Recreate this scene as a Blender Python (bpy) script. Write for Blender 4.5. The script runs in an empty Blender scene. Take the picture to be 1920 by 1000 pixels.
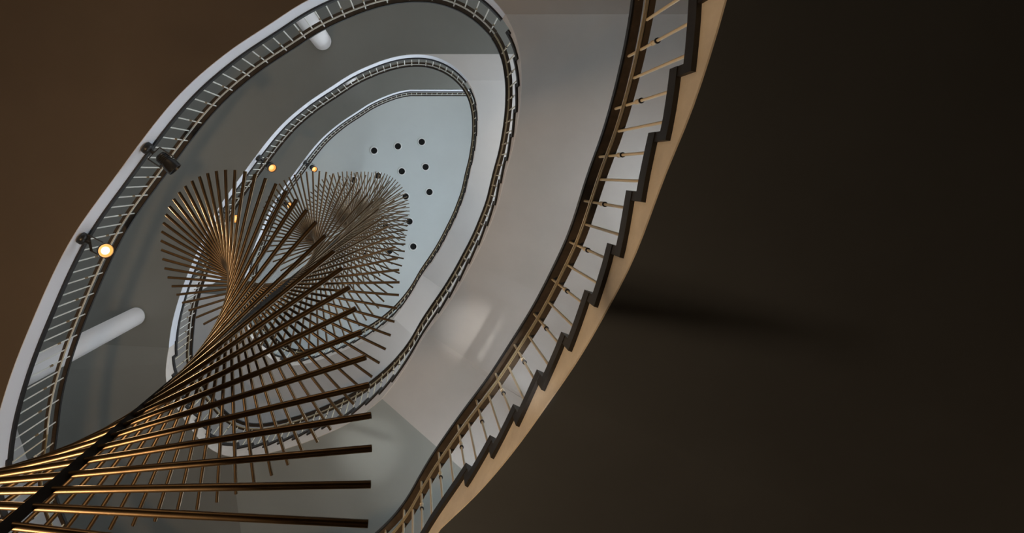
import bpy, bmesh, math
import numpy as np
from mathutils import Vector, Matrix

# ------------------------------------------------------------------ camera
scene = bpy.context.scene
C = scene.collection
CAMZ = 1.55                       # eye height above the ground floor
cam_d = bpy.data.cameras.new('camera')
cam = bpy.data.objects.new('camera', cam_d)
C.objects.link(cam)
cam.location = (0, 0, CAMZ)
cam.rotation_euler = (math.pi, 0, 0)          # straight up the stairwell
cam_d.sensor_width = 36
cam_d.lens = 1000 / 1920 * 36
cam_d.shift_x = (960 - 778.5) / 1920
cam_d.shift_y = -(500 - 323) / 1920
cam_d.clip_start = 0.02
scene.camera = cam

# ------------------------------------------------------------------ world / exposure
w = bpy.data.worlds.new('world')
scene.world = w
w.use_nodes = True
bg = w.node_tree.nodes['Background']
bg.inputs[0].default_value = (0.96, 0.98, 1.0, 1)
bg.inputs[1].default_value = 1.3
vs = scene.view_settings
vs.view_transform = 'Standard'
vs.look = 'None'
vs.exposure = 0.0
vs.gamma = 1.0
vs.use_curve_mapping = False

# lamp strengths used by the builders below
WINDOW_STRENGTH = {1: 9.0, 2: 10.0, 3: 20.0}
SPOT_WATT = 14
PENDANT_WATT = 105
UPLIGHT_WATT = 1100
HALL_WATT = 420

# ------------------------------------------------------------------ materials
def mat(name, col, rough=0.6, metal=0.0, noise=0.0, nscale=4.0, bump=0.0, bscale=60.0,
        emit=None, estr=0.0, spec=0.5, col2=None, coat=0.0):
    m = bpy.data.materials.new(name)
    m.use_nodes = True
    nt = m.node_tree
    b = nt.nodes['Principled BSDF']
    b.inputs['Roughness'].default_value = rough
    b.inputs['Metallic'].default_value = metal
    b.inputs['Specular IOR Level'].default_value = spec
    b.inputs['Coat Weight'].default_value = coat
    b.inputs['Base Color'].default_value = (*col, 1)
    if noise > 0:
        tc = nt.nodes.new('ShaderNodeTexCoord')
        n = nt.nodes.new('ShaderNodeTexNoise')
        n.inputs['Scale'].default_value = nscale
        n.inputs['Detail'].default_value = 6
        n.inputs['Roughness'].default_value = 0.6
        nt.links.new(tc.outputs['Object'], n.inputs['Vector'])
        r = nt.nodes.new('ShaderNodeValToRGB')
        r.color_ramp.elements[0].position = 0.3
        r.color_ramp.elements[1].position = 0.7
        c2 = col2 if col2 else tuple(c * (1 - noise) for c in col)
        r.color_ramp.elements[0].color = (*c2, 1)
        r.color_ramp.elements[1].color = (*col, 1)
        nt.links.new(n.outputs['Fac'], r.inputs['Fac'])
        nt.links.new(r.outputs['Color'], b.inputs['Base Color'])
    if bump > 0:
        tc = nt.nodes.new('ShaderNodeTexCoord')
        n = nt.nodes.new('ShaderNodeTexNoise')
        n.inputs['Scale'].default_value = bscale
        n.inputs['Detail'].default_value = 4
        bp = nt.nodes.new('ShaderNodeBump')
        bp.inputs['Strength'].default_value = bump
        bp.inputs['Distance'].default_value = 0.01
        nt.links.new(tc.outputs['Object'], n.inputs['Vector'])
        nt.links.new(n.outputs['Fac'], bp.inputs['Height'])
        nt.links.new(bp.outputs['Normal'], b.inputs['Normal'])
    if emit:
        b.inputs['Emission Color'].default_value = (*emit, 1)
        b.inputs['Emission Strength'].default_value = estr
    return m

M = dict(
    brown=mat('brown_ceiling_paint', (0.135, 0.113, 0.100), 0.75, noise=0.10, nscale=1.2),
    grey=mat('grey_ceiling_paint', (0.25, 0.258, 0.242), 0.45, noise=0.10, nscale=0.9),
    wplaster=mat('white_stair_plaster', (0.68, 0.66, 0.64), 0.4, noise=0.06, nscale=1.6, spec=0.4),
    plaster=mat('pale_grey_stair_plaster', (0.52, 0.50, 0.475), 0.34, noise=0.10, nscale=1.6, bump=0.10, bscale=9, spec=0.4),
    gplaster=mat('grey_green_stair_plaster', (0.34, 0.365, 0.345), 0.36, noise=0.08, nscale=1.2, bump=0.06, bscale=9, spec=0.4),  # weaker light on the upper ramp, put into the colour
    dplaster=mat('brown_stair_plaster', (0.060, 0.074, 0.098), 0.7, noise=0.12, nscale=2.0, bump=0.10, bscale=9),  # darkening of the nearest underside, put into the base colour
    cream=mat('cream_stair_side', (0.82, 0.80, 0.77), 0.6, noise=0.16, nscale=7, bump=0.15, bscale=40),
    warmwhite=mat('warm_white_stair_side', (0.72, 0.67, 0.62), 0.6, noise=0.10, nscale=6),
    fascia=mat('white_fascia_paint', (0.80, 0.84, 0.92), 0.5),
    ceil=mat('pale_ceiling_paint', (0.66, 0.72, 0.73), 0.6, noise=0.06, nscale=0.7),
    black=mat('black_stone_tread', (0.018, 0.016, 0.016), 0.5, noise=0.4, nscale=30),
    trim=mat('black_edge_strip', (0.012, 0.012, 0.014), 0.4),
    wood=mat('dark_stained_wood', (0.088, 0.068, 0.05), 0.35, noise=0.4, nscale=20),
    rail=mat('brown_steel_rail', (0.085, 0.066, 0.048), 0.45),
    brass=mat('pale_brass_strip', (0.62, 0.52, 0.33), 0.3, metal=0.6),
    bal=mat('ivory_enamel_steel', (0.72, 0.66, 0.52), 0.35, spec=0.6),
    balw=mat('white_enamel_steel', (0.78, 0.80, 0.76), 0.35, spec=0.6),
    collar=mat('bronze_collar', (0.30, 0.23, 0.14), 0.35, metal=0.7),
    rod=mat('bronze_tube', (0.20, 0.148, 0.096), 0.38, metal=1.0, noise=0.25, nscale=9, bump=0.0),
    spine=mat('blackened_steel', (0.012, 0.011, 0.010), 0.5),
    column=mat('white_column_paint', (0.74, 0.73, 0.74), 0.45),
    lamp=mat('dark_lamp_metal', (0.045, 0.048, 0.052), 0.35, metal=0.5),
    hole=mat('black_lamp_recess', (0.003, 0.003, 0.003), 0.9),
    ring=mat('white_lamp_ring', (0.85, 0.87, 0.87), 0.4),
    lens=mat('lit_lamp_lens', (1, 0.8, 0.5), 0.3, emit=(1.0, 0.50, 0.16), estr=1.3),
    lenshot=mat('hot_lamp_lens', (1, 0.85, 0.6), 0.3, emit=(1.0, 0.78, 0.46), estr=2.2),
    glow=mat('glowing_reflector', (.8, .5, .2), .3, emit=(1.0, .42, .10), estr=.75),
    lensoff=mat('unlit_lamp_lens', (0.05, 0.05, 0.055), 0.15, spec=0.7),
    floor=mat('dark_floor_stone', (0.06, 0.05, 0.045), 0.5, noise=0.2, nscale=3),
    ufloor=mat('grey_floor_stone', (0.30, 0.28, 0.25), 0.5, noise=0.15, nscale=3),
    wall=mat('white_wall_plaster', (0.62, 0.61, 0.60), 0.6, noise=0.08, nscale=1.5),
    dwall=mat('brown_wall_paint', (0.07, 0.055, 0.046), 0.7, noise=0.15, nscale=1.5),
    frame=mat('white_window_frame', (0.7, 0.7, 0.7), 0.5),
)

# ------------------------------------------------------------------ helpers
def link(name, me, parent=None, material=None):
    o = bpy.data.objects.new(name, me)
    C.objects.link(o)
    if parent is not None:
        o.parent = parent
    if material is not None and me is not None and not me.materials:
        me.materials.append(material)
    return o

def mesh(name, verts, faces, smooth=False, fix=True):
    me = bpy.data.meshes.new(name)
    me.from_pydata([tuple(v) for v in verts], [], faces)
    if fix:
        bm = bmesh.new(); bm.from_mesh(me)
        bmesh.ops.recalc_face_normals(bm, faces=bm.faces)
        bm.to_mesh(me); bm.free()
    if smooth:
        for p in me.polygons:
            p.use_smooth = True
    me.update()
    return me

def empty(name, loc=(0, 0, 0), label=None, cat=None, group=None):
    o = bpy.data.objects.new(name, None)
    C.objects.link(o)
    o.location = loc
    o.empty_display_size = 0.1
    tag(o, label, cat, group)
    return o

def tag(o, label=None, cat=None, group=None, kind=None):
    if label: o['label'] = label
    if cat: o['category'] = cat
    if group: o['group'] = group
    if kind: o['kind'] = kind
    return o

def lathe(profile, n=20, cap=True, axis='z'):
    v, f = [], []
    for r, z in profile:
        for i in range(n):
            a = 2 * math.pi * i / n
            v.append((r * math.cos(a), r * math.sin(a), z))
    for j in range(len(profile) - 1):
        for i in range(n):
            f.append((j*n+i, j*n+(i+1) % n, (j+1)*n+(i+1) % n, (j+1)*n+i))
    if cap:
        f.append(tuple(range(n))[::-1])
        f.append(tuple((len(profile)-1)*n + i for i in range(n)))
    return v, f

def box(x0, x1, y0, y1, z0, z1):
    v = [(x, y, z) for z in (z0, z1) for y in (y0, y1) for x in (x0, x1)]
    f = [(0, 2, 3, 1), (4, 5, 7, 6), (0, 1, 5, 4), (2, 6, 7, 3), (0, 4, 6, 2), (1, 3, 7, 5)]
    return v, f

def merge(*vf):
    V, F = [], []
    for v, f in vf:
        o = len(V)
        V += list(v)
        F += [tuple(i + o for i in q) for q in f]
    return V, F

def smooth_angle(me, ang=40):
    for p in me.polygons:
        p.use_smooth = True
    bm = bmesh.new(); bm.from_mesh(me)
    for e in bm.edges:
        if len(e.link_faces) == 2 and e.calc_face_angle(0) > math.radians(ang):
            e.smooth = False
    bm.to_mesh(me); bm.free()
    return me

# ------------------------------------------------------------------ plan of the oval stairwell
PLAN = [(-.16, -2.29), (.28, -2.28), (.66, -2.14), (.96, -1.90), (1.17, -1.60), (1.26, -1.30), (1.29, -1.0),
        (1.284, -.70), (1.24, -.30), (1.174, .02), (1.10, .43), (1.02, .70), (.907, 1.02), (.77, 1.334),
        (.597, 1.705), (.40, 2.06), (.13, 2.463), (-.10, 2.86), (-.48, 3.38), (-1.02, 3.90), (-1.55, 4.26), (-2.07, 4.56),
        (-2.68, 4.84), (-3.05, 4.96), (-3.42, 5.0), (-3.80, 4.90), (-4.15, 4.66), (-4.52, 4.32), (-4.75, 3.98),
        (-4.81, 3.55), (-4.76, 3.04), (-4.61, 2.46), (-4.36, 1.79), (-3.90, .80), (-3.40, .08), (-2.68, -.85),
        (-2.14, -1.33), (-1.62, -1.68), (-1.28, -1.90), (-.95, -2.06), (-.55, -2.21)]

def closed_spline(pts, per=40):
    p = np.array(pts, float)
    n = len(p)
    out = []
    for i in range(n):
        p0, p1, p2, p3 = p[i-1], p[i], p[(i+1) % n], p[(i+2) % n]
        d0 = np.linalg.norm(p1-p0)**.5; d1 = np.linalg.norm(p2-p1)**.5; d2 = np.linalg.norm(p3-p2)**.5
        t0, t1, t2, t3 = 0, d0, d0+d1, d0+d1+d2
        for k in range(per):
            t = t1 + (t2-t1)*k/per
            A1 = (t1-t)/(t1-t0)*p0+(t-t0)/(t1-t0)*p1
            A2 = (t2-t)/(t2-t1)*p1+(t-t1)/(t2-t1)*p2
            A3 = (t3-t)/(t3-t2)*p2+(t-t2)/(t3-t2)*p3
            B1 = (t2-t)/(t2-t0)*A1+(t-t0)/(t2-t0)*A2
            B2 = (t3-t)/(t3-t1)*A2+(t-t1)/(t3-t1)*A3
            out.append((t2-t)/(t2-t1)*B1+(t-t1)/(t2-t1)*B2)
    return np.array(out)

CUR = closed_spline(PLAN)
for _ in range(30):                       # relax small wobbles
    CUR = 0.5*CUR + 0.25*(np.roll(CUR, 1, 0)+np.roll(CUR, -1, 0))
SEG = np.linalg.norm(np.roll(CUR, -1, 0)-CUR, axis=1)
ARC = np.concatenate([[0], np.cumsum(SEG)])
LEN = ARC[-1]
CX = np.append(CUR[:, 0], CUR[0, 0]); CY = np.append(CUR[:, 1], CUR[0, 1])

def P(s):
    s = s % LEN
    return np.array([np.interp(s, ARC, CX), np.interp(s, ARC, CY)])

def T(s):
    d = P(s+.04)-P(s-.04)
    return d/np.linalg.norm(d)

def N(s):
    t = T(s)
    return np.array([t[1], -t[0]])

def near(x, y):
    return ARC[np.argmin((CUR[:, 0]-x)**2+(CUR[:, 1]-y)**2)]

S0 = 1.35                                 # where the soffit leaves the lower floor
SL0 = 5.85                                # half landing (soffit)
SL1 = 7.05
S1 = 12.75                                # head of the flight
H = 4.4
H1 = 6.0                                  # first soffit in view, above the eye
SLAB = 0.32
N1, N2 = 14, 19
RISE = H/(N1+N2)
TR1, TR2 = .305, .318
R0 = 1.50                                 # first riser
R1 = 6.762                                # first riser above the half landing
RL = R0+TR1*(N1-1)                        # riser up to the half landing
YEDGE = float(CUR[:, 1].min())-.004
WID = 3.0
XOUT = 3.5

def zs(h):                                # height above the eye -> world z
    return CAMZ+h

LANDSOF = 1.98
LIFT = 0.12                               # the soffit already rises under the first landing
def ramp(s):                              # rise of the stair slope above its lower floor
    if s <= S0: return LIFT
    if s < SL0: return LIFT+(LANDSOF-LIFT)*(s-S0)/(SL0-S0)
    if s <= SL1: return LANDSOF
    if s < S1: return LANDSOF+(H-LANDSOF)*(s-SL1)/(S1-SL1)
    return H

SB = 4.2
def rdir(s):                              # horizontal direction of a tread from inner to outer edge
    if s < SB:
        n = N(SB)
        t = min(max((s-S0)/(SB-S0), 0.0), 1.0)
        a = math.atan2(n[1], n[0])*t**1.3
        return np.array([math.cos(a), math.sin(a)])
    return N(s)

def rail_base(s):                         # reference line of the railing, as a rise above the lower floor
    lo = RISE*((s-R0)/TR1+.5)
    hi = RISE*(N1+.5+(s-R1)/TR2)
    return min(max(lo, 0.0), 1.79) if s < 5.9 else min(max(1.79, hi), H)

def outer(s):
    p = P(s); d = rdir(s)
    ww = WID
    q = p+d*ww
    return q

# ------------------------------------------------------------------ floors and ceilings
CEN = np.array([-.9, 1.3])
ROUT = 13.0
def hole_loop():
    pts = []
    ss = np.linspace(S1, LEN+0.02, 150)
    for s in ss: pts.append(P(s))
    xs0 = pts[-1][0]
    xo = outer(S0)[0]
    for x in np.linspace(xs0, xo, 20)[1:]: pts.append(np.array([x, YEDGE]))
    for s in np.linspace(S0, S1, 110): pts.append(outer(s))
    for t in np.linspace(1, 0, 8)[1:-1]: pts.append(P(S1)*(1-t)+outer(S1)*t)
    return np.array(pts)
HOLE = hole_loop()

def slab_mesh(name, zlo, zhi, hole):
    n = len(hole)
    rim = []
    for p in hole:
        d = p-CEN; rim.append(CEN+d/np.linalg.norm(d)*ROUT)
    V, F = [], []
    for z in (zlo, zhi):
        V += [(p[0], p[1], z) for p in hole]
        V += [(p[0], p[1], z) for p in rim]
    for i in range(n):
        j = (i+1) % n
        F.append((i, j, n+j, n+i))
        F.append((2*n+i, 2*n+j, 3*n+j, 3*n+i))
        F.append((i, j, 2*n+j, 2*n+i))
        F.append((n+i, n+j, 3*n+j, 3*n+i))
    return mesh(name, V, F)

LEVEL_SOFFIT = [H1-H, H1, H1+H, H1+2*H]
slab_mats = ['brown', 'brown', 'grey', 'grey']
for i, h in enumerate(LEVEL_SOFFIT):
    o = link('ceiling_%d' % i, slab_mesh('ceiling', zs(h), zs(h+SLAB-.03), HOLE), None, M[slab_mats[i]])
    tag(o, kind='structure')
    me = slab_mesh('floor', zs(h+SLAB-.03), zs(h+SLAB), HOLE)
    o = link('floor_%d' % (i+1), me, None, M['ufloor'])
    tag(o, kind='structure')

# ground floor
v, f = lathe([(ROUT, -.1), (ROUT, 0)], 48)
g = link('floor', mesh('floor', [(a+CEN[0], b+CEN[1], c) for a, b, c in v], f), None, M['floor'])
tag(g, kind='structure')
# top ceiling
HC = 19.2
v, f = lathe([(ROUT, 0), (ROUT, .3)], 64)
g = link('ceiling', mesh('ceiling', [(a+CEN[0], b+CEN[1], c+zs(HC)) for a, b, c in v], f), None, M['ceil'])
tag(g, kind='structure')

# curved outer walls of the two lower storeys
def ring_wall(name, z0, z1, material):
    n = 72
    V, F = [], []
    for r in (ROUT-.25, ROUT):
        for z in (z0, z1):
            for i in range(n):
                a = 2*math.pi*i/n
                V.append((CEN[0]+r*math.cos(a), CEN[1]+r*math.sin(a), z))
    for i in range(n):
        j = (i+1) % n
        F += [(i, j, n+j, n+i), (2*n+i, 2*n+j, 3*n+j, 3*n+i), (i, j, 2*n+j, 2*n+i), (n+i, n+j, 3*n+j, 3*n+i)]
    o = link(name, mesh(name, V, F), None, material)
    tag(o, kind='structure')
ring_wall('wall_ground', 0.0, zs(LEVEL_SOFFIT[0]), M['dwall'])
ring_wall('wall_mezzanine', zs(LEVEL_SOFFIT[0]+SLAB), zs(LEVEL_SOFFIT[1]), M['dwall'])

# outer wall of the stair
def stair_wall(name, zlo, zhi, material):
    ss = np.linspace(S0, S1, 90)
    pin = [np.array([outer(S0)[0], YEDGE])]+[outer(s) for s in ss]
    pin = np.array(pin)
    pout = []
    for i, p in enumerate(pin):
        d = pin[min(i+1, len(pin)-1)]-pin[max(i-1, 0)]
        d = d/np.linalg.norm(d)
        pout.append(p+.22*np.array([d[1], -d[0]]))
    V, F = [], []
    n = len(pin)
    for q in (pin, pout):
        for z in (zlo, zhi):
            V += [(p[0], p[1], z) for p in q]
    for i in range(n-1):
        F += [(i, i+1, n+i+1, n+i), (2*n+i, 2*n+i+1, 3*n+i+1, 3*n+i), (i, i+1, 2*n+i+1, 2*n+i), (n+i, n+i+1, 3*n+i+1, 3*n+i)]
    F += [(0, n, 3*n, 2*n), (n-1, 2*n-1, 4*n-1, 3*n-1)]
    o = link(name, mesh(name, V, F), None, material)
    tag(o, kind='structure')
stair_wall('wall_right_base', 0.0, zs(LEVEL_SOFFIT[0]+SLAB), M['dwall'])
stair_wall('wall_right', zs(LEVEL_SOFFIT[0]+SLAB), zs(HC), M['wall'])

# white slab edges with black strip round the oval, one per floor
def strip_mesh(name, pts, zlo, zhi, d0, d1):
    """wall-like band along pts (xy), from offset d0 to d1 (towards the void is negative)"""
    pts = np.array(pts)
    n = len(pts)
    nor = []
    for i in range(n):
        d = pts[min(i+1, n-1)]-pts[max(i-1, 0)]
        d = d/np.linalg.norm(d); nor.append((d[1], -d[0]))
    nor = np.array(nor)
    a, b = pts+nor*d0, pts+nor*d1
    V = []
    zlo = zlo if hasattr(zlo, '__len__') else [zlo]*n
    for q in (a, b):
        V += [(p[0], p[1], z) for p, z in zip(q, zlo)]
        V += [(p[0], p[1], zhi) for p in q]
    F = []
    for i in range(n-1):
        F += [(i, i+1, n+i+1, n+i), (2*n+i, 2*n+i+1, 3*n+i+1, 3*n+i), (i, i+1, 2*n+i+1, 2*n+i), (n+i, n+i+1, 3*n+i+1, 3*n+i)]
    F += [(0, n, 3*n, 2*n), (n-1, 2*n-1, 4*n-1, 3*n-1)]
    return smooth_angle(mesh(name, V, F), 30)

def level_path(top):
    """centre line of a level's edge: from the head of the lower flight round the left side to the next flight"""
    if top:
        a = [P(s) for s in np.linspace(S1, LEN+.02, 150)]
        xo = outer(S0)[0]-.02
        return a+[np.array([x, a[-1][1]]) for x in np.linspace(a[-1][0], xo, 16)[1:]]
    return [P(s) for s in np.linspace(S1, LEN+S0, 170)]

for i in (1, 2, 3):
    h = LEVEL_SOFFIT[i]
    pth = level_path(i == 3)
    low = [zs(h)]*len(pth)
    if i < 3:
        ss = np.linspace(S1, LEN+S0, 170)
        low = [zs(h)+(LIFT*min(1.0, max(0.0, (p[1]-YEDGE)/(P(S0)[1]-YEDGE))) if q > LEN else 0.0) for p, q in zip(pth, ss)]
    o = link('trim_%d' % (2*i-1), strip_mesh('fascia', pth, low, zs(h+SLAB-.045), -.006, .0), None, M['fascia'])
    tag(o, kind='structure')
    o = link('trim_%d' % (2*i), strip_mesh('edge_strip', pth, zs(h+SLAB-.045), zs(h+SLAB+.02), -.03, .05), None, M['trim'])
    tag(o, kind='structure')

# ------------------------------------------------------------------ flights of stairs
def flight(idx, hbase, body_mat, up_mat, head_mat, side_mat, label):
    """hbase = soffit height of the lower floor above the eye"""
    root = empty('staircase_flight', (P(S0)[0], P(S0)[1], zs(hbase)), label, 'stairs', 'flights of the oval staircase')
    org = np.array([P(S0)[0], P(S0)[1], zs(hbase)])
    zf = hbase+SLAB
    def loc(p, h): return (p[0]-org[0], p[1]-org[1], zs(h)-org[2])
    THK = 0.075
    SU = R1+11*TR2
    # sections along the flight: list of (s, top height); risers give double sections
    sec = []
    steps = []
    for i in range(N1-1):
        steps.append((R0+i*TR1, R0+(i+1)*TR1, zf+(i+1)*RISE))
    steps.append((RL, R1, zf+N1*RISE))         # the half landing goes on from the last riser
    for j in range(N2):
        steps.append((R1+j*TR2, min(R1+(j+1)*TR2, S1), zf+(N1+j+1)*RISE))
    sec.append((S0, zf-.02)); sec.append((R0, zf-.02))
    for a, b, zt in steps:
        ss = list(np.linspace(a, b, 12 if b-a > 1 else 4))
        for q in (SL0, SL1):
            if a < q < b: ss.append(q)
        for s in sorted(ss):
            sec.append((s, zt-THK))
    # plaster soffit + hidden top + outer side: below the half landing's far edge and above it
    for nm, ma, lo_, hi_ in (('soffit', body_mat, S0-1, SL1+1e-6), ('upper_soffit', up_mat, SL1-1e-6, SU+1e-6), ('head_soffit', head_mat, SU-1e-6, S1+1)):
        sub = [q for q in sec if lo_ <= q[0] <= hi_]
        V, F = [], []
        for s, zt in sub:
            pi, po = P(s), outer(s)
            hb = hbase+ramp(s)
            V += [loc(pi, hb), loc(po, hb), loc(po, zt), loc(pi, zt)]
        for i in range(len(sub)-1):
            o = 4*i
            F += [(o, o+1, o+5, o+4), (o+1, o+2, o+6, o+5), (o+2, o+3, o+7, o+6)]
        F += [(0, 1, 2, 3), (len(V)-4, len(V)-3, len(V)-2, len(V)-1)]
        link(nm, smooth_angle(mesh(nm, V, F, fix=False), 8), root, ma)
    V, F = [], []
    for s, zt in sec:
        pi = P(s)-.008*rdir(s); pj = P(s)+.0*rdir(s)
        hb = hbase+ramp(s)
        V += [loc(pi, hb), loc(pj, hb), loc(pj, zt), loc(pi, zt)]
    for i in range(len(sec)-1):
        o = 4*i
        F += [(o, o+1, o+5, o+4), (o+1, o+2, o+6, o+5), (o+2, o+3, o+7, o+6), (o+3, o, o+4, o+7)]
    F += [(0, 1, 2, 3), (len(V)-4, len(V)-3, len(V)-2, len(V)-1)]
    link('string_wall', smooth_angle(mesh('string_wall', V, F), 25), root, side_mat)
    # flat quarter landing between the floor edge and the first riser
    pts = [P(s) for s in np.linspace(LEN-.02, LEN+S0, 26)]
    V, F = [], []
    xo = outer(S0)
    n = len(pts)
    for z in (hbase-.002, zf-.002):
        up = LIFT if z < zf-.1 else 0.0
        for q, p in enumerate(pts):
            V.append(loc(p, z+up*min(1.0, max(0.0, (p[1]-YEDGE)/(P(S0)[1]-YEDGE)))))
        for q, p in enumerate(pts):
            t = q/(n-1)
            V.append(loc(np.array([pts[0][0]+.0, YEDGE])*(1-t)+np.array([xo[0], YEDGE])*t if q < n-1 else np.array([xo[0], YEDGE]), z))
        V.append(loc(xo, z+up))
    m2 = 2*n+1
    for b_ in (0, m2):
        for q in range(n-1):
            F.append((b_+q, b_+q+1, b_+n+q+1, b_+n+q))
        F.append((b_+n-1, b_+2*n-1, b_+2*n))
    for q in range(n-1):
        F.append((q, q+1, m2+q+1, m2+q))
    F.append((n-1, 2*n, m2+2*n, m2+n-1))
    link('landing_slab', mesh('landing_slab', V, F, fix=False), root, body_mat)
    # each step: a black tread with its riser
    for a, b, zt in steps:
        long_ = b-a > 1
        if long_:
            a -= 0.0
        k = 10 if long_ else 4
        over = .055
        prof = []
        V, F = [], []
        e0, e1 = -.032, None
        ss = np.linspace(a, b+.05, k)
        for s in ss:
            pi = P(s)+e0*rdir(s); po = outer(s)
            V += [loc(pi, zt), loc(po, zt), loc(po, zt-THK), loc(pi, zt-THK)]
        for i in range(k-1):
            o = 4*i
            F += [(o, o+1, o+5, o+4), (o+1, o+2, o+6, o+5), (o+2, o+3, o+7, o+6), (o+3, o, o+4, o+7)]
        F += [(0, 1, 2, 3), (4*k-4, 4*k-3, 4*k-2, 4*k-1)]
        if True:
            # riser under the front edge
            o = len(V)
            for s in (a, a+.05):
                pi = P(s)+(e0+.004)*rdir(s); po = outer(s)
                V += [loc(pi, zt-THK), loc(po, zt-THK), loc(po, zt-RISE-.01), loc(pi, zt-RISE-.01)]
            F += [(o, o+1, o+5, o+4), (o+1, o+2, o+6, o+5), (o+2, o+3, o+7, o+6), (o+3, o, o+4, o+7), (o, o+1, o+2, o+3), (o+4, o+5, o+6, o+7)]
        link('half_landing_tread' if long_ else 'step', mesh('step', V, F), root, M['black'])
    return root, steps

FL = []
flights = [
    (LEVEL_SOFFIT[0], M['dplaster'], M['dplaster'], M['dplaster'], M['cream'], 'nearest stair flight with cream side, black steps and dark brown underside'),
    (LEVEL_SOFFIT[1], M['plaster'], M['gplaster'], M['grey'], M['warmwhite'], 'middle stair flight with broad grey plaster underside seen behind the nearest railing'),  # darker materials towards the head imitate the light falling off
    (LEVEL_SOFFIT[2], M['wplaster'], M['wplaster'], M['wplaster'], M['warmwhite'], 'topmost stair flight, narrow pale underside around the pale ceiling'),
]
STEPS = []
for i, (hb, bm_, um_, hm_, sm_, lb) in enumerate(flights):
    r, st = flight(i, hb, bm_, um_, hm_, sm_, lb)
    FL.append(r); STEPS.append(st)

# ------------------------------------------------------------------ railings
def sweep(name, pts3, prof, smooth=False):
    """sweep a closed profile [(lateral, vertical)] along a 3d polyline kept upright"""
    pts = np.array(pts3)
    n, m = len(pts), len(prof)
    V, F = [], []
    for i in range(n):
        d = pts[min(i+1, n-1), :2]-pts[max(i-1, 0), :2]
        d = d/np.linalg.norm(d)
        nn = np.array([d[1], -d[0]])
        for a, b in prof:
            V.append((pts[i, 0]+nn[0]*a, pts[i, 1]+nn[1]*a, pts[i, 2]+b))
    for i in range(n-1):
        for j in range(m):
            k = (j+1) % m
            F.append((i*m+j, i*m+k, (i+1)*m+k, (i+1)*m+j))
    F.append(tuple(range(m))); F.append(tuple((n-1)*m+j for j in range(m)))
    return smooth_angle(mesh(name, V, F), 35)

def rect(a0, a1, b0, b1): return [(a0, b0), (a1, b0), (a1, b1), (a0, b1)]
HANDRAIL = [(-.024, .0), (.030, .0), (.030, .028), (.020, .042), (-.018, .042), (-.024, .030)]
HANDEDGE = rect(-.034, -.0245, -.004, .034)
MIDRAIL = rect(-.006, .032, 0, .012)
_bal = {}
def baluster_mesh(length, ivory):
    key = (round(length, 2), ivory)
    if key not in _bal:
        L = key[0]
        v, f = lathe([(.013, 0), (.013, .008), (.0088, .012), (.0088, L)], 10)
        me = smooth_angle(mesh('baluster', v, f))
        me.materials.append(M['bal'] if ivory else M['balw'])
        _bal[key] = me
    return _bal[key]
_v, _f = lathe([(.0090, -.026), (.0125, -.024), (.0125, .018), (.0155, .020), (.0155, .028), (.0090, .030)], 12)
COLLAR = smooth_angle(mesh('collar', _v, _f)); COLLAR.materials.append(M['collar'])
_v, _f = lathe([(.0090, -.026), (.0125, -.024), (.0125, .018), (.0155, .020), (.0155, .028), (.0090, .030)], 12)
COLLARI = smooth_angle(mesh('collar', _v, _f)); COLLARI.materials.append(M['bal'])
_v, _f = lathe([(.0128, .0), (.0165, .001), (.0165, .009), (.0128, .010)], 12)
CRING = smooth_angle(mesh('collar_ring', _v, _f)); CRING.materials.append(M['trim'])

MID, TOP = .60, .775
OFF = .018
def railing(label, path_fn, zrail_fn, posts, group, ivory, trim_edges=False):
    """path_fn(u)->xy, zrail_fn(u)->z of reference; posts: list of (u, zbase, tall)"""
    us = path_fn['us']
    xy = [path_fn['f'](u) for u in us]
    zz = [zrail_fn(u) for u in us]
    root = empty('stair_railing' if ivory is not None and path_fn['stair'] else 'landing_railing',
                 (xy[0][0], xy[0][1], zz[0]), label, 'railing', group)
    o3 = np.array([xy[0][0], xy[0][1], zz[0]])
    base = np.array([[p[0], p[1], z] for p, z in zip(xy, zz)])-o3
    link('handrail', sweep('handrail', base+[0, 0, TOP], HANDRAIL), root, M['wood'])
    link('edge_strip', sweep('edge_strip', base+[0, 0, TOP], HANDEDGE), root, M['trim'])
    mr = link('lower_rail', sweep('lower_rail', base+[0, 0, MID], MIDRAIL), root, M['rail'])
    for a in (-.024, -.013):
        link('brass_strip', sweep('brass_strip', base+[0, 0, MID-.008], rect(a-.0032, a+.0032, 0, .014)), mr,
             M['brass'] if ivory else M['balw'])
    for u, zb, tall in posts:
        p = path_fn['f'](u)
        L = zrail_fn(u)+(TOP if tall else MID)+.005-zb
        b = link('baluster', baluster_mesh(L, bool(ivory)), root)
        b.location = (p[0]-o3[0], p[1]-o3[1], zb-o3[2])
        if tall:
            c = link('collar', COLLARI if ivory else COLLAR, b)
            c.location = (0, 0, MID*.72 - (zb-zrail_fn(u))*.6)
            if ivory:
                c = link('collar_ring', CRING, b)
                c.location = (0, 0, MID*.72 - (zb-zrail_fn(u))*.6-.036)
    return root

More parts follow.
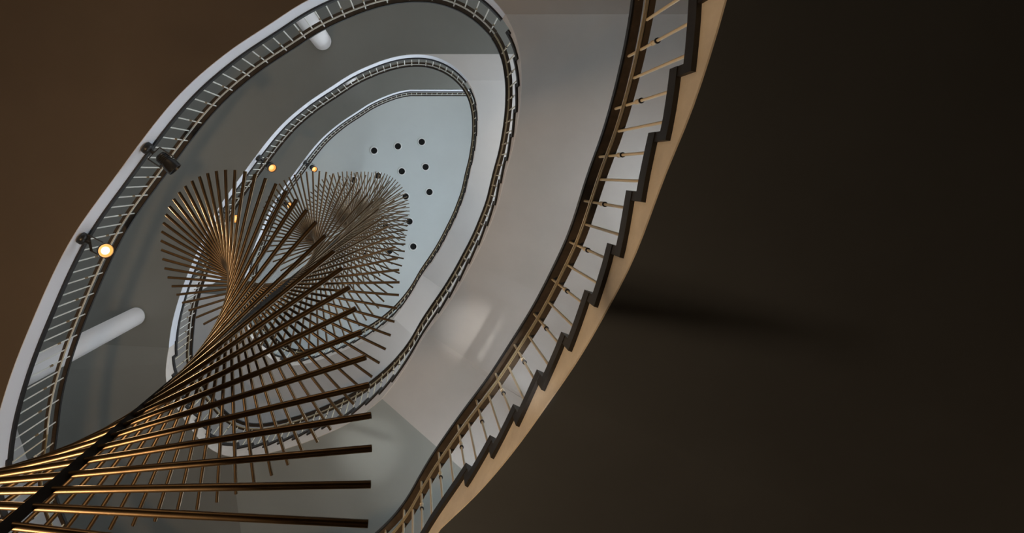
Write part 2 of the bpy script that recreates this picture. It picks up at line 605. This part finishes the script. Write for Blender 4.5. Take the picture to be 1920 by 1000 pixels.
def flight_railing(i, hb, label, ivory):
    zf = hb+SLAB
    def f(u): return P(u)+OFF*N(u)
    def zr(u):
        return zs(zf+np.mean([rail_base(u+d) for d in np.linspace(-.06, .06, 7)])+.05)
    us = np.linspace(S0, S1, 150)
    zlist = np.array([zr(u) for u in us])
    k = np.ones(5)/5
    zsm = np.convolve(np.pad(zlist, 2, mode='edge'), k, mode='valid')
    zfun = lambda u: float(np.interp(u, us, zsm))
    posts = []
    for a, b, zt in STEPS[i]:
        if b-a > 1:
            m = int(round((b-a)/.15))
            for q in range(m):
                posts.append((a+(q+.5)*(b-a)/m, zs(zt), q % 2 == 0))
        else:
            posts.append((a+(b-a)*.30, zs(zt), True))
            posts.append((a+(b-a)*.80, zs(zt), False))
    return railing(label, {'us': us, 'f': f, 'stair': True}, zfun, posts, 'railings of the stair flights', ivory)

flight_railing(0, LEVEL_SOFFIT[0], 'ivory baluster railing with dark handrail on the nearest stair flight', True)
flight_railing(1, LEVEL_SOFFIT[1], 'railing with dark handrail on the middle stair flight', True)
flight_railing(2, LEVEL_SOFFIT[2], 'small distant railing on the topmost stair flight', True)

def level_railing(i, label):
    h = LEVEL_SOFFIT[i]+SLAB
    pth = np.array(level_path(i == 3))
    nor = []
    n = len(pth)
    for k in range(n):
        d = pth[min(k+1, n-1)]-pth[max(k-1, 0)]; d = d/np.linalg.norm(d); nor.append((d[1], -d[0]))
    pth = pth+OFF*np.array(nor)
    L = np.concatenate([[0], np.cumsum(np.linalg.norm(np.diff(pth, axis=0), axis=1))])
    def f(u): return np.array([np.interp(u, L, pth[:, 0]), np.interp(u, L, pth[:, 1])])
    us = np.linspace(0, L[-1], 200)
    def zr(u):
        return zs(h)+.05
    m = int(round(L[-1]/.150))
    posts = [((q+.5)*L[-1]/m, zs(h), q % 2 == 0) for q in range(m)]
    return railing(label, {'us': us, 'f': f, 'stair': False}, zr, posts, 'railings around the floor openings', False)

level_railing(1, 'white baluster railing on the nearest floor edge under the brown ceiling')
level_railing(2, 'white baluster railing on the middle floor edge behind the sculpture')
level_railing(3, 'thin railing on the top floor edge against the pale ceiling')

# ------------------------------------------------------------------ round columns
def column(x, y, h0, h1, label):
    root = empty('round_column', (x, y, zs(h0)), label, 'column', 'round columns')
    L = h1-h0
    v, f = lathe([(.172, 0), (.172, L-.05)], 40)
    link('shaft', smooth_angle(mesh('shaft', v, f)), root, M['column'])
    v, f = lathe([(.160, L-.05), (.160, L)], 40)
    link('shadow_joint', smooth_angle(mesh('shadow_joint', v, f)), root, M['grey'])
    v, f = lathe([(.180, 0), (.180, .06), (.172, .065)], 40)
    link('base_ring', smooth_angle(mesh('base_ring', v, f)), root, M['column'])
for i in (1, 2):
    h0 = LEVEL_SOFFIT[i]+SLAB
    h1_ = LEVEL_SOFFIT[i+1]
    w_ = {1: 'nearest', 2: 'middle'}[i]
    column(-5.42, 2.80, h0, h1_, 'white round column behind the %s floor railing, left of the sculpture' % w_)
    column(-1.80, -2.54, h0, h1_, 'white round column behind the %s floor railing, near the top edge' % w_)

# ------------------------------------------------------------------ hanging helix of bronze tubes
RS = 1.9
U = np.array([-.75485, .65387]); U = U/np.linalg.norm(U)
SX, SY = RS*U
I0, DI, LR = 1.04243, .05453, .66466
K0, K1 = -3, 160
def rod_angle(k):
    x = k/40
    if k <= 58:
        return .04957-2.69557*x-1.03795*x*x+.33739*x**3
    x0 = 58/40
    a0 = .04957-2.69557*x0-1.03795*x0*x0+.33739*x0**3
    return a0-math.radians(5.1)*(k-58)
zbot = zs((I0+DI*K0)*RS)-.1
sc = empty('helix_sculpture', (SX, SY, zbot), 'hanging helix sculpture of bronze tubes twisting round a black spine', 'sculpture')
ztop = zs(HC)
v, f = box(-.022, .022, -.022, .022, 0, ztop-zbot)
sp = link('spine', mesh('spine', v, f), sc, M['spine'])
sp.rotation_euler = (0, 0, math.radians(-41))
v, f = lathe([(.02, -.05), (.12, -.02), (.12, 0)], 24)
o = link('ceiling_plate', smooth_angle(mesh('ceiling_plate', v, f)), sc, M['spine'])
o.location = (0, 0, ztop-zbot)
HL = LR*RS
R_ = .0142
v, f = lathe([(.0115, -HL+.012), (.0115, -HL), (R_, -HL), (R_, HL), (.0115, HL), (.0115, HL-.012)], 12)
v = [(z, x, y) for x, y, z in v]
rod_me = smooth_angle(mesh('rod', v, f)); rod_me.materials.append(M['rod'])
for k in range(K0, K1+1):
    o = link('rod', rod_me, sc)
    o.location = (0, 0, zs((I0+DI*k)*RS)-zbot)
    o.rotation_euler = (0, 0, rod_angle(k))

# ------------------------------------------------------------------ spotlights on the slab edges
def orient(direction):
    return Vector(direction).to_track_quat('Z', 'Y').to_euler()

def spotlight(px, py, h, aim, state, label):
    s = near(px, py)
    p = P(s); n = N(s)
    base = p-n*.02
    root = empty('spotlight', (base[0], base[1], zs(h)), label, 'spotlight', 'spotlights clamped to the floor edges')
    inn = -n
    v, f = lathe([(.07, 0), (.07, .04), (.052, .065), (.022, .075), (.022, .12)], 20)
    o = link('wall_mount', smooth_angle(mesh('wall_mount', v, f)), root, M['lamp'])
    o.rotation_euler = orient((inn[0], inn[1], 0))
    c = Vector((inn[0]*.30, inn[1]*.30, .03))
    aimv = Vector(aim).normalized()
    # yoke: two side plates and a cross bar from the mount
    side = aimv.cross(Vector((0, 0, 1))); side.normalize()
    V, F = [], []
    def bar(a, b, wd, th):
        a, b = Vector(a), Vector(b)
        d = (b-a).normalized()
        u = d.cross(side); 
        if u.length < .1: u = d.cross(aimv)
        u.normalize(); w2 = d.cross(u)
        vv = []
        for q in (a, b):
            for i_, j_ in ((-1, -1), (1, -1), (1, 1), (-1, 1)):
                vv.append(q+u*wd*i_+w2*th*j_)
        return [tuple(x) for x in vv], [(0, 1, 2, 3), (4, 5, 6, 7), (0, 1, 5, 4), (1, 2, 6, 5), (2, 3, 7, 6), (3, 0, 4, 7)]
    m0 = Vector((inn[0]*.12, inn[1]*.12, 0))
    parts = [bar(m0-side*.095, m0+side*.095, .014, .004)]
    for sg in (-1, 1):
        parts.append(bar(m0+side*.095*sg, c+side*.095*sg, .014, .004))
    v, f = merge(*parts)
    link('yoke', mesh('yoke', v, f), root, M['lamp'])
    v, f = lathe([(.02, -.13), (.05, -.125), (.066, -.10), (.066, -.02), (.085, .03), (.085, .12), (.078, .12), (.070, .04)], 28, cap=False)
    head = link('lamp_head', smooth_angle(mesh('lamp_head', v, f)), root, M['lamp'])
    head.location = c
    head.rotation_euler = orient(aimv)
    v, f = lathe([(.0001, -.131), (.021, -.130)], 20, cap=False)
    v2, f2 = [], []
    for q in range(4):
        v_, f_ = lathe([(.067, -.095+q*.02), (.073, -.094+q*.02), (.073, -.088+q*.02), (.067, -.087+q*.02)], 24, cap=False)
        v2, f2 = merge((v2, f2), (v_, f_))
    link('cooling_fins', smooth_angle(mesh('cooling_fins', *merge((v, f), (v2, f2)))), head, M['lamp'])
    v, f = lathe([(.0001, .062), (.030, .058), (.046, .052)], 28, cap=False)
    link('lens', smooth_angle(mesh('lens', v, f), 80), head, {'hot': M['lenshot'], 'lit': M['lens'], 'off': M['lensoff']}[state])
    v, f = lathe([(.046, .051), (.060, .060), (.074, .085)], 28, cap=False)
    link('reflector', smooth_angle(mesh('reflector', v, f), 80), head, M['lensoff'] if state == 'off' else M['glow'])
    if state != 'off':
        ld = bpy.data.lights.new('spot_lamp', 'SPOT')
        ld.energy = SPOT_WATT*(1.0 if state == 'lit' else 8)
        ld.color = (1.0, .66, .34)
        ld.spot_size = math.radians(62)
        ld.spot_blend = .6
        ld.shadow_soft_size = .05
        lo = bpy.data.objects.new('spot_lamp', ld); C.objects.link(lo)
        lo.parent = head
        lo.location = (0, 0, .125)
        lo.rotation_euler = (math.pi, 0, 0)
    return root

AX, AY = -3.10, -.30
BX, BY = -3.86, .75
spotlight(AX, AY, H1+.14, (.62, .62, .10), 'off', 'dark unlit spotlight on the nearest white floor edge')
spotlight(BX, BY, H1+.14, (.55, -.10, -.75), 'hot', 'glowing spotlight on the nearest white floor edge, brightest lamp')
spotlight(AX, AY, H1+H+.14, (.50, .30, -.75), 'lit', 'small lit spotlight on the middle floor edge above the tube tips')
spotlight(BX, BY, H1+H+.14, (.50, .10, -.75), 'lit', 'small lit spotlight on the middle floor edge seen between the tubes')
spotlight(AX, AY, H1+2*H+.14, (.50, .30, -.75), 'lit', 'tiny lit spotlight on the top floor edge')
spotlight(BX, BY, H1+2*H+.14, (.55, .10, -.5), 'lit', 'tiny spotlight on the top floor edge hidden among the tubes')

# ------------------------------------------------------------------ recessed lamps in the top ceiling
v, f = lathe([(.112, -.004), (.116, -.05), (.138, -.05), (.146, -.030), (.146, 0)], 32, cap=False)
ring_me = smooth_angle(mesh('ring', v, f)); ring_me.materials.append(M['ring'])
v, f = lathe([(.0001, -.006), (.114, -.006)], 32, cap=False)
hole_me = mesh('recess', v, f); hole_me.materials.append(M['hole'])  # flat black disc stands in for the shaded inside of the hole
g0 = np.array([753.3, 321.5]); ga = np.array([44.6, -8.2]); gb = np.array([7.2, 47.0])
ROW = {-1: 'back row', 0: 'second row', 1: 'third row', 2: 'fourth row', 3: 'fifth row'}
COLN = {-2: 'first', -1: 'second', 0: 'third', 1: 'last'}
for a in (-2, -1, 0, 1):
    for b in (-1, 0, 1, 2, 3, 4):
        if (a, b) == (-2, -1): continue
        if (a, b) in ((1, 2), (1, 3), (1, 4), (0, 4), (-2, 4), (-1, 4)): continue
        q = g0+a*ga+b*gb
        x, y = (q[0]-778.5)*HC/1000, (q[1]-323)*HC/1000
        lab = 'black recessed ceiling lamp with pale ring, %s from left in the %s' % (COLN[a], ROW[b])
        r = empty('recessed_lamp', (x, y, zs(HC)), lab, 'ceiling lamp', 'recessed lamps in the top ceiling')
        link('ring', ring_me, r); link('recess', hole_me, r)

# ------------------------------------------------------------------ unseen windows added in the stair wall above each flight for daylight
def window(idx, s, hb, strength, wd=1.5, ht=1.5):
    p = outer(s); d = (outer(s+.1)-outer(s-.1)); d = d/np.linalg.norm(d)
    inn = np.array([-d[1], d[0]])
    ang = math.atan2(d[1], d[0])
    z = zs(hb+SLAB+ramp(s)+1.1)
    q = p+inn*.06
    root = empty('window_%d' % idx, (q[0], q[1], z))
    root.rotation_euler = (0, 0, ang)
    tag(root, kind='structure')
    v, f = box(-wd/2, wd/2, .0, .02, 0, ht)
    m = bpy.data.materials.get('daylit_glass_%g' % strength) or mat('daylit_glass_%g' % strength, (.8, .85, .9), .2, emit=(.86, .94, 1.0), estr=strength)
    link('pane', mesh('pane', v, f), root, m)
    fr = []
    t = .05
    for a in (-wd/2-t, -t/2, wd/2):
        fr.append(box(a, a+t, -.03, .05, -t, ht+t))
    for b in (-t, ht*.62, ht):
        fr.append(box(-wd/2-t, wd/2+t, -.03, .045, b, b+t))
    link('window_frame', mesh('window_frame', *merge(*fr)), root, M['frame'])
wi = 1
for lev in (0, 1, 2):
    for s in (near(1.29, -.9), near(1.0, .75), near(.13, 2.463), near(-.7, 3.6))[(1 if lev == 0 else 0):]:
        window(wi, s, LEVEL_SOFFIT[lev], WINDOW_STRENGTH[lev+1]); wi += 1

# ------------------------------------------------------------------ unseen warm globe lamps added in the mezzanine storey and the hall
def pendant(x, y, z, ztop, label, watt):  # unseen pendant, added to brighten the upper brown ceiling
    root = empty('globe_pendant', (x, y, z), label, 'pendant lamp', 'warm globe lamps')
    v, f = lathe([(.12*math.sin(math.pi*i/14)+.0001, -.12*math.cos(math.pi*i/14)) for i in range(15)], 20, cap=False)
    m = bpy.data.materials.get('warm_globe_glass') or mat('warm_globe_glass', (1, .85, .65), .4, emit=(1.0, .72, .42), estr=1.0)
    link('globe', smooth_angle(mesh('globe', v, f), 80), root, m)
    v, f = lathe([(.04, .11), (.045, .15), (.012, .17), (.006, .18), (.006, ztop-z-.03), (.05, ztop-z-.025), (.05, ztop-z)], 14)
    link('stem', smooth_angle(mesh('stem', v, f)), root, M['lamp'])
    ld = bpy.data.lights.new('globe_lamp', 'POINT')
    ld.energy = watt; ld.color = (1.0, .64, .33); ld.shadow_soft_size = .12
    lo = bpy.data.objects.new('globe_lamp', ld); C.objects.link(lo)
    lo.parent = root; lo.location = (0, 0, -.14)
ZM = zs(LEVEL_SOFFIT[1])
pendant(-3.0, -4.4, ZM-2.3, ZM, 'warm globe pendant lamp under the brown ceiling, outside the upper left edge', PENDANT_WATT)

def floor_lamp(x, y, z, label, watt):  # unseen lamp, added to warm the lower tubes and stair sides
    root = empty('floor_lamp', (x, y, 0), label, 'floor lamp')
    v, f = lathe([(.16, 0), (.16, .02), (.03, .04), (.014, .06)], 28)
    link('base', smooth_angle(mesh('base', v, f)), root, M['lamp'])
    v, f = lathe([(.012, .05), (.012, z-.15), (.04, z-.14), (.045, z-.10)], 16)
    link('pole', smooth_angle(mesh('pole', v, f)), root, M['lamp'])
    v, f = lathe([(.13*math.sin(math.pi*i/14)+.0001, z-.13*math.cos(math.pi*i/14)) for i in range(15)], 20, cap=False)
    m = bpy.data.materials.get('warm_globe_glass')
    link('globe', smooth_angle(mesh('globe', v, f), 80), root, m)
    ld = bpy.data.lights.new('floor_lamp_bulb', 'POINT')
    ld.energy = watt; ld.color = (1.0, .64, .33); ld.shadow_soft_size = .14
    lo = bpy.data.objects.new('floor_lamp_bulb', ld); C.objects.link(lo)
    lo.parent = root; lo.location = (0, 0, z+.15)
floor_lamp(-2.6, 2.2, 2.0, 'warm globe floor lamp standing in the hall below the sculpture', HALL_WATT)

def floor_uplight(x, y, target, watt, size, label):  # unseen uplight, added to throw a bright blob on the soffit
    root = empty('floor_uplight', (x, y, 0), label, 'uplight', 'small uplights on the hall floor')
    d = (Vector(target)-Vector((x, y, .16))).normalized()
    v, f = lathe([(.09, 0), (.09, .015), (.03, .025), (.03, .07)], 24)
    link('base', smooth_angle(mesh('base', v, f)), root, M['lamp'])
    v, f = lathe([(.03, -.07), (.05, -.06), (.055, .06), (.050, .06), (.045, .03)], 24, cap=False)
    hd = link('lamp_head', smooth_angle(mesh('lamp_head', v, f)), root, M['lamp'])
    hd.location = (0, 0, .13); hd.rotation_euler = orient(d)
    v, f = lathe([(.0001, .04), (.046, .035)], 24, cap=False)
    link('lens', mesh('lens', v, f), hd, M['ring'])
    ld = bpy.data.lights.new('uplight_lamp', 'SPOT')
    ld.energy = watt; ld.color = (1.0, .98, .95); ld.spot_size = math.radians(size); ld.spot_blend = 1.0
    ld.shadow_soft_size = .03
    lo = bpy.data.objects.new('uplight_lamp', ld); C.objects.link(lo)
    lo.parent = hd; lo.location = (0, 0, .065); lo.rotation_euler = (math.pi, 0, 0)
floor_uplight(.30, .10, (.82, 2.38, zs(8.0)), UPLIGHT_WATT, 7.0, 'small floor uplight aimed at the half landing underside')
floor_uplight(-.15, .35, (-.76, 4.35, zs(8.5)), UPLIGHT_WATT, 7.5, 'small floor uplight aimed at the underside past the tube tips')
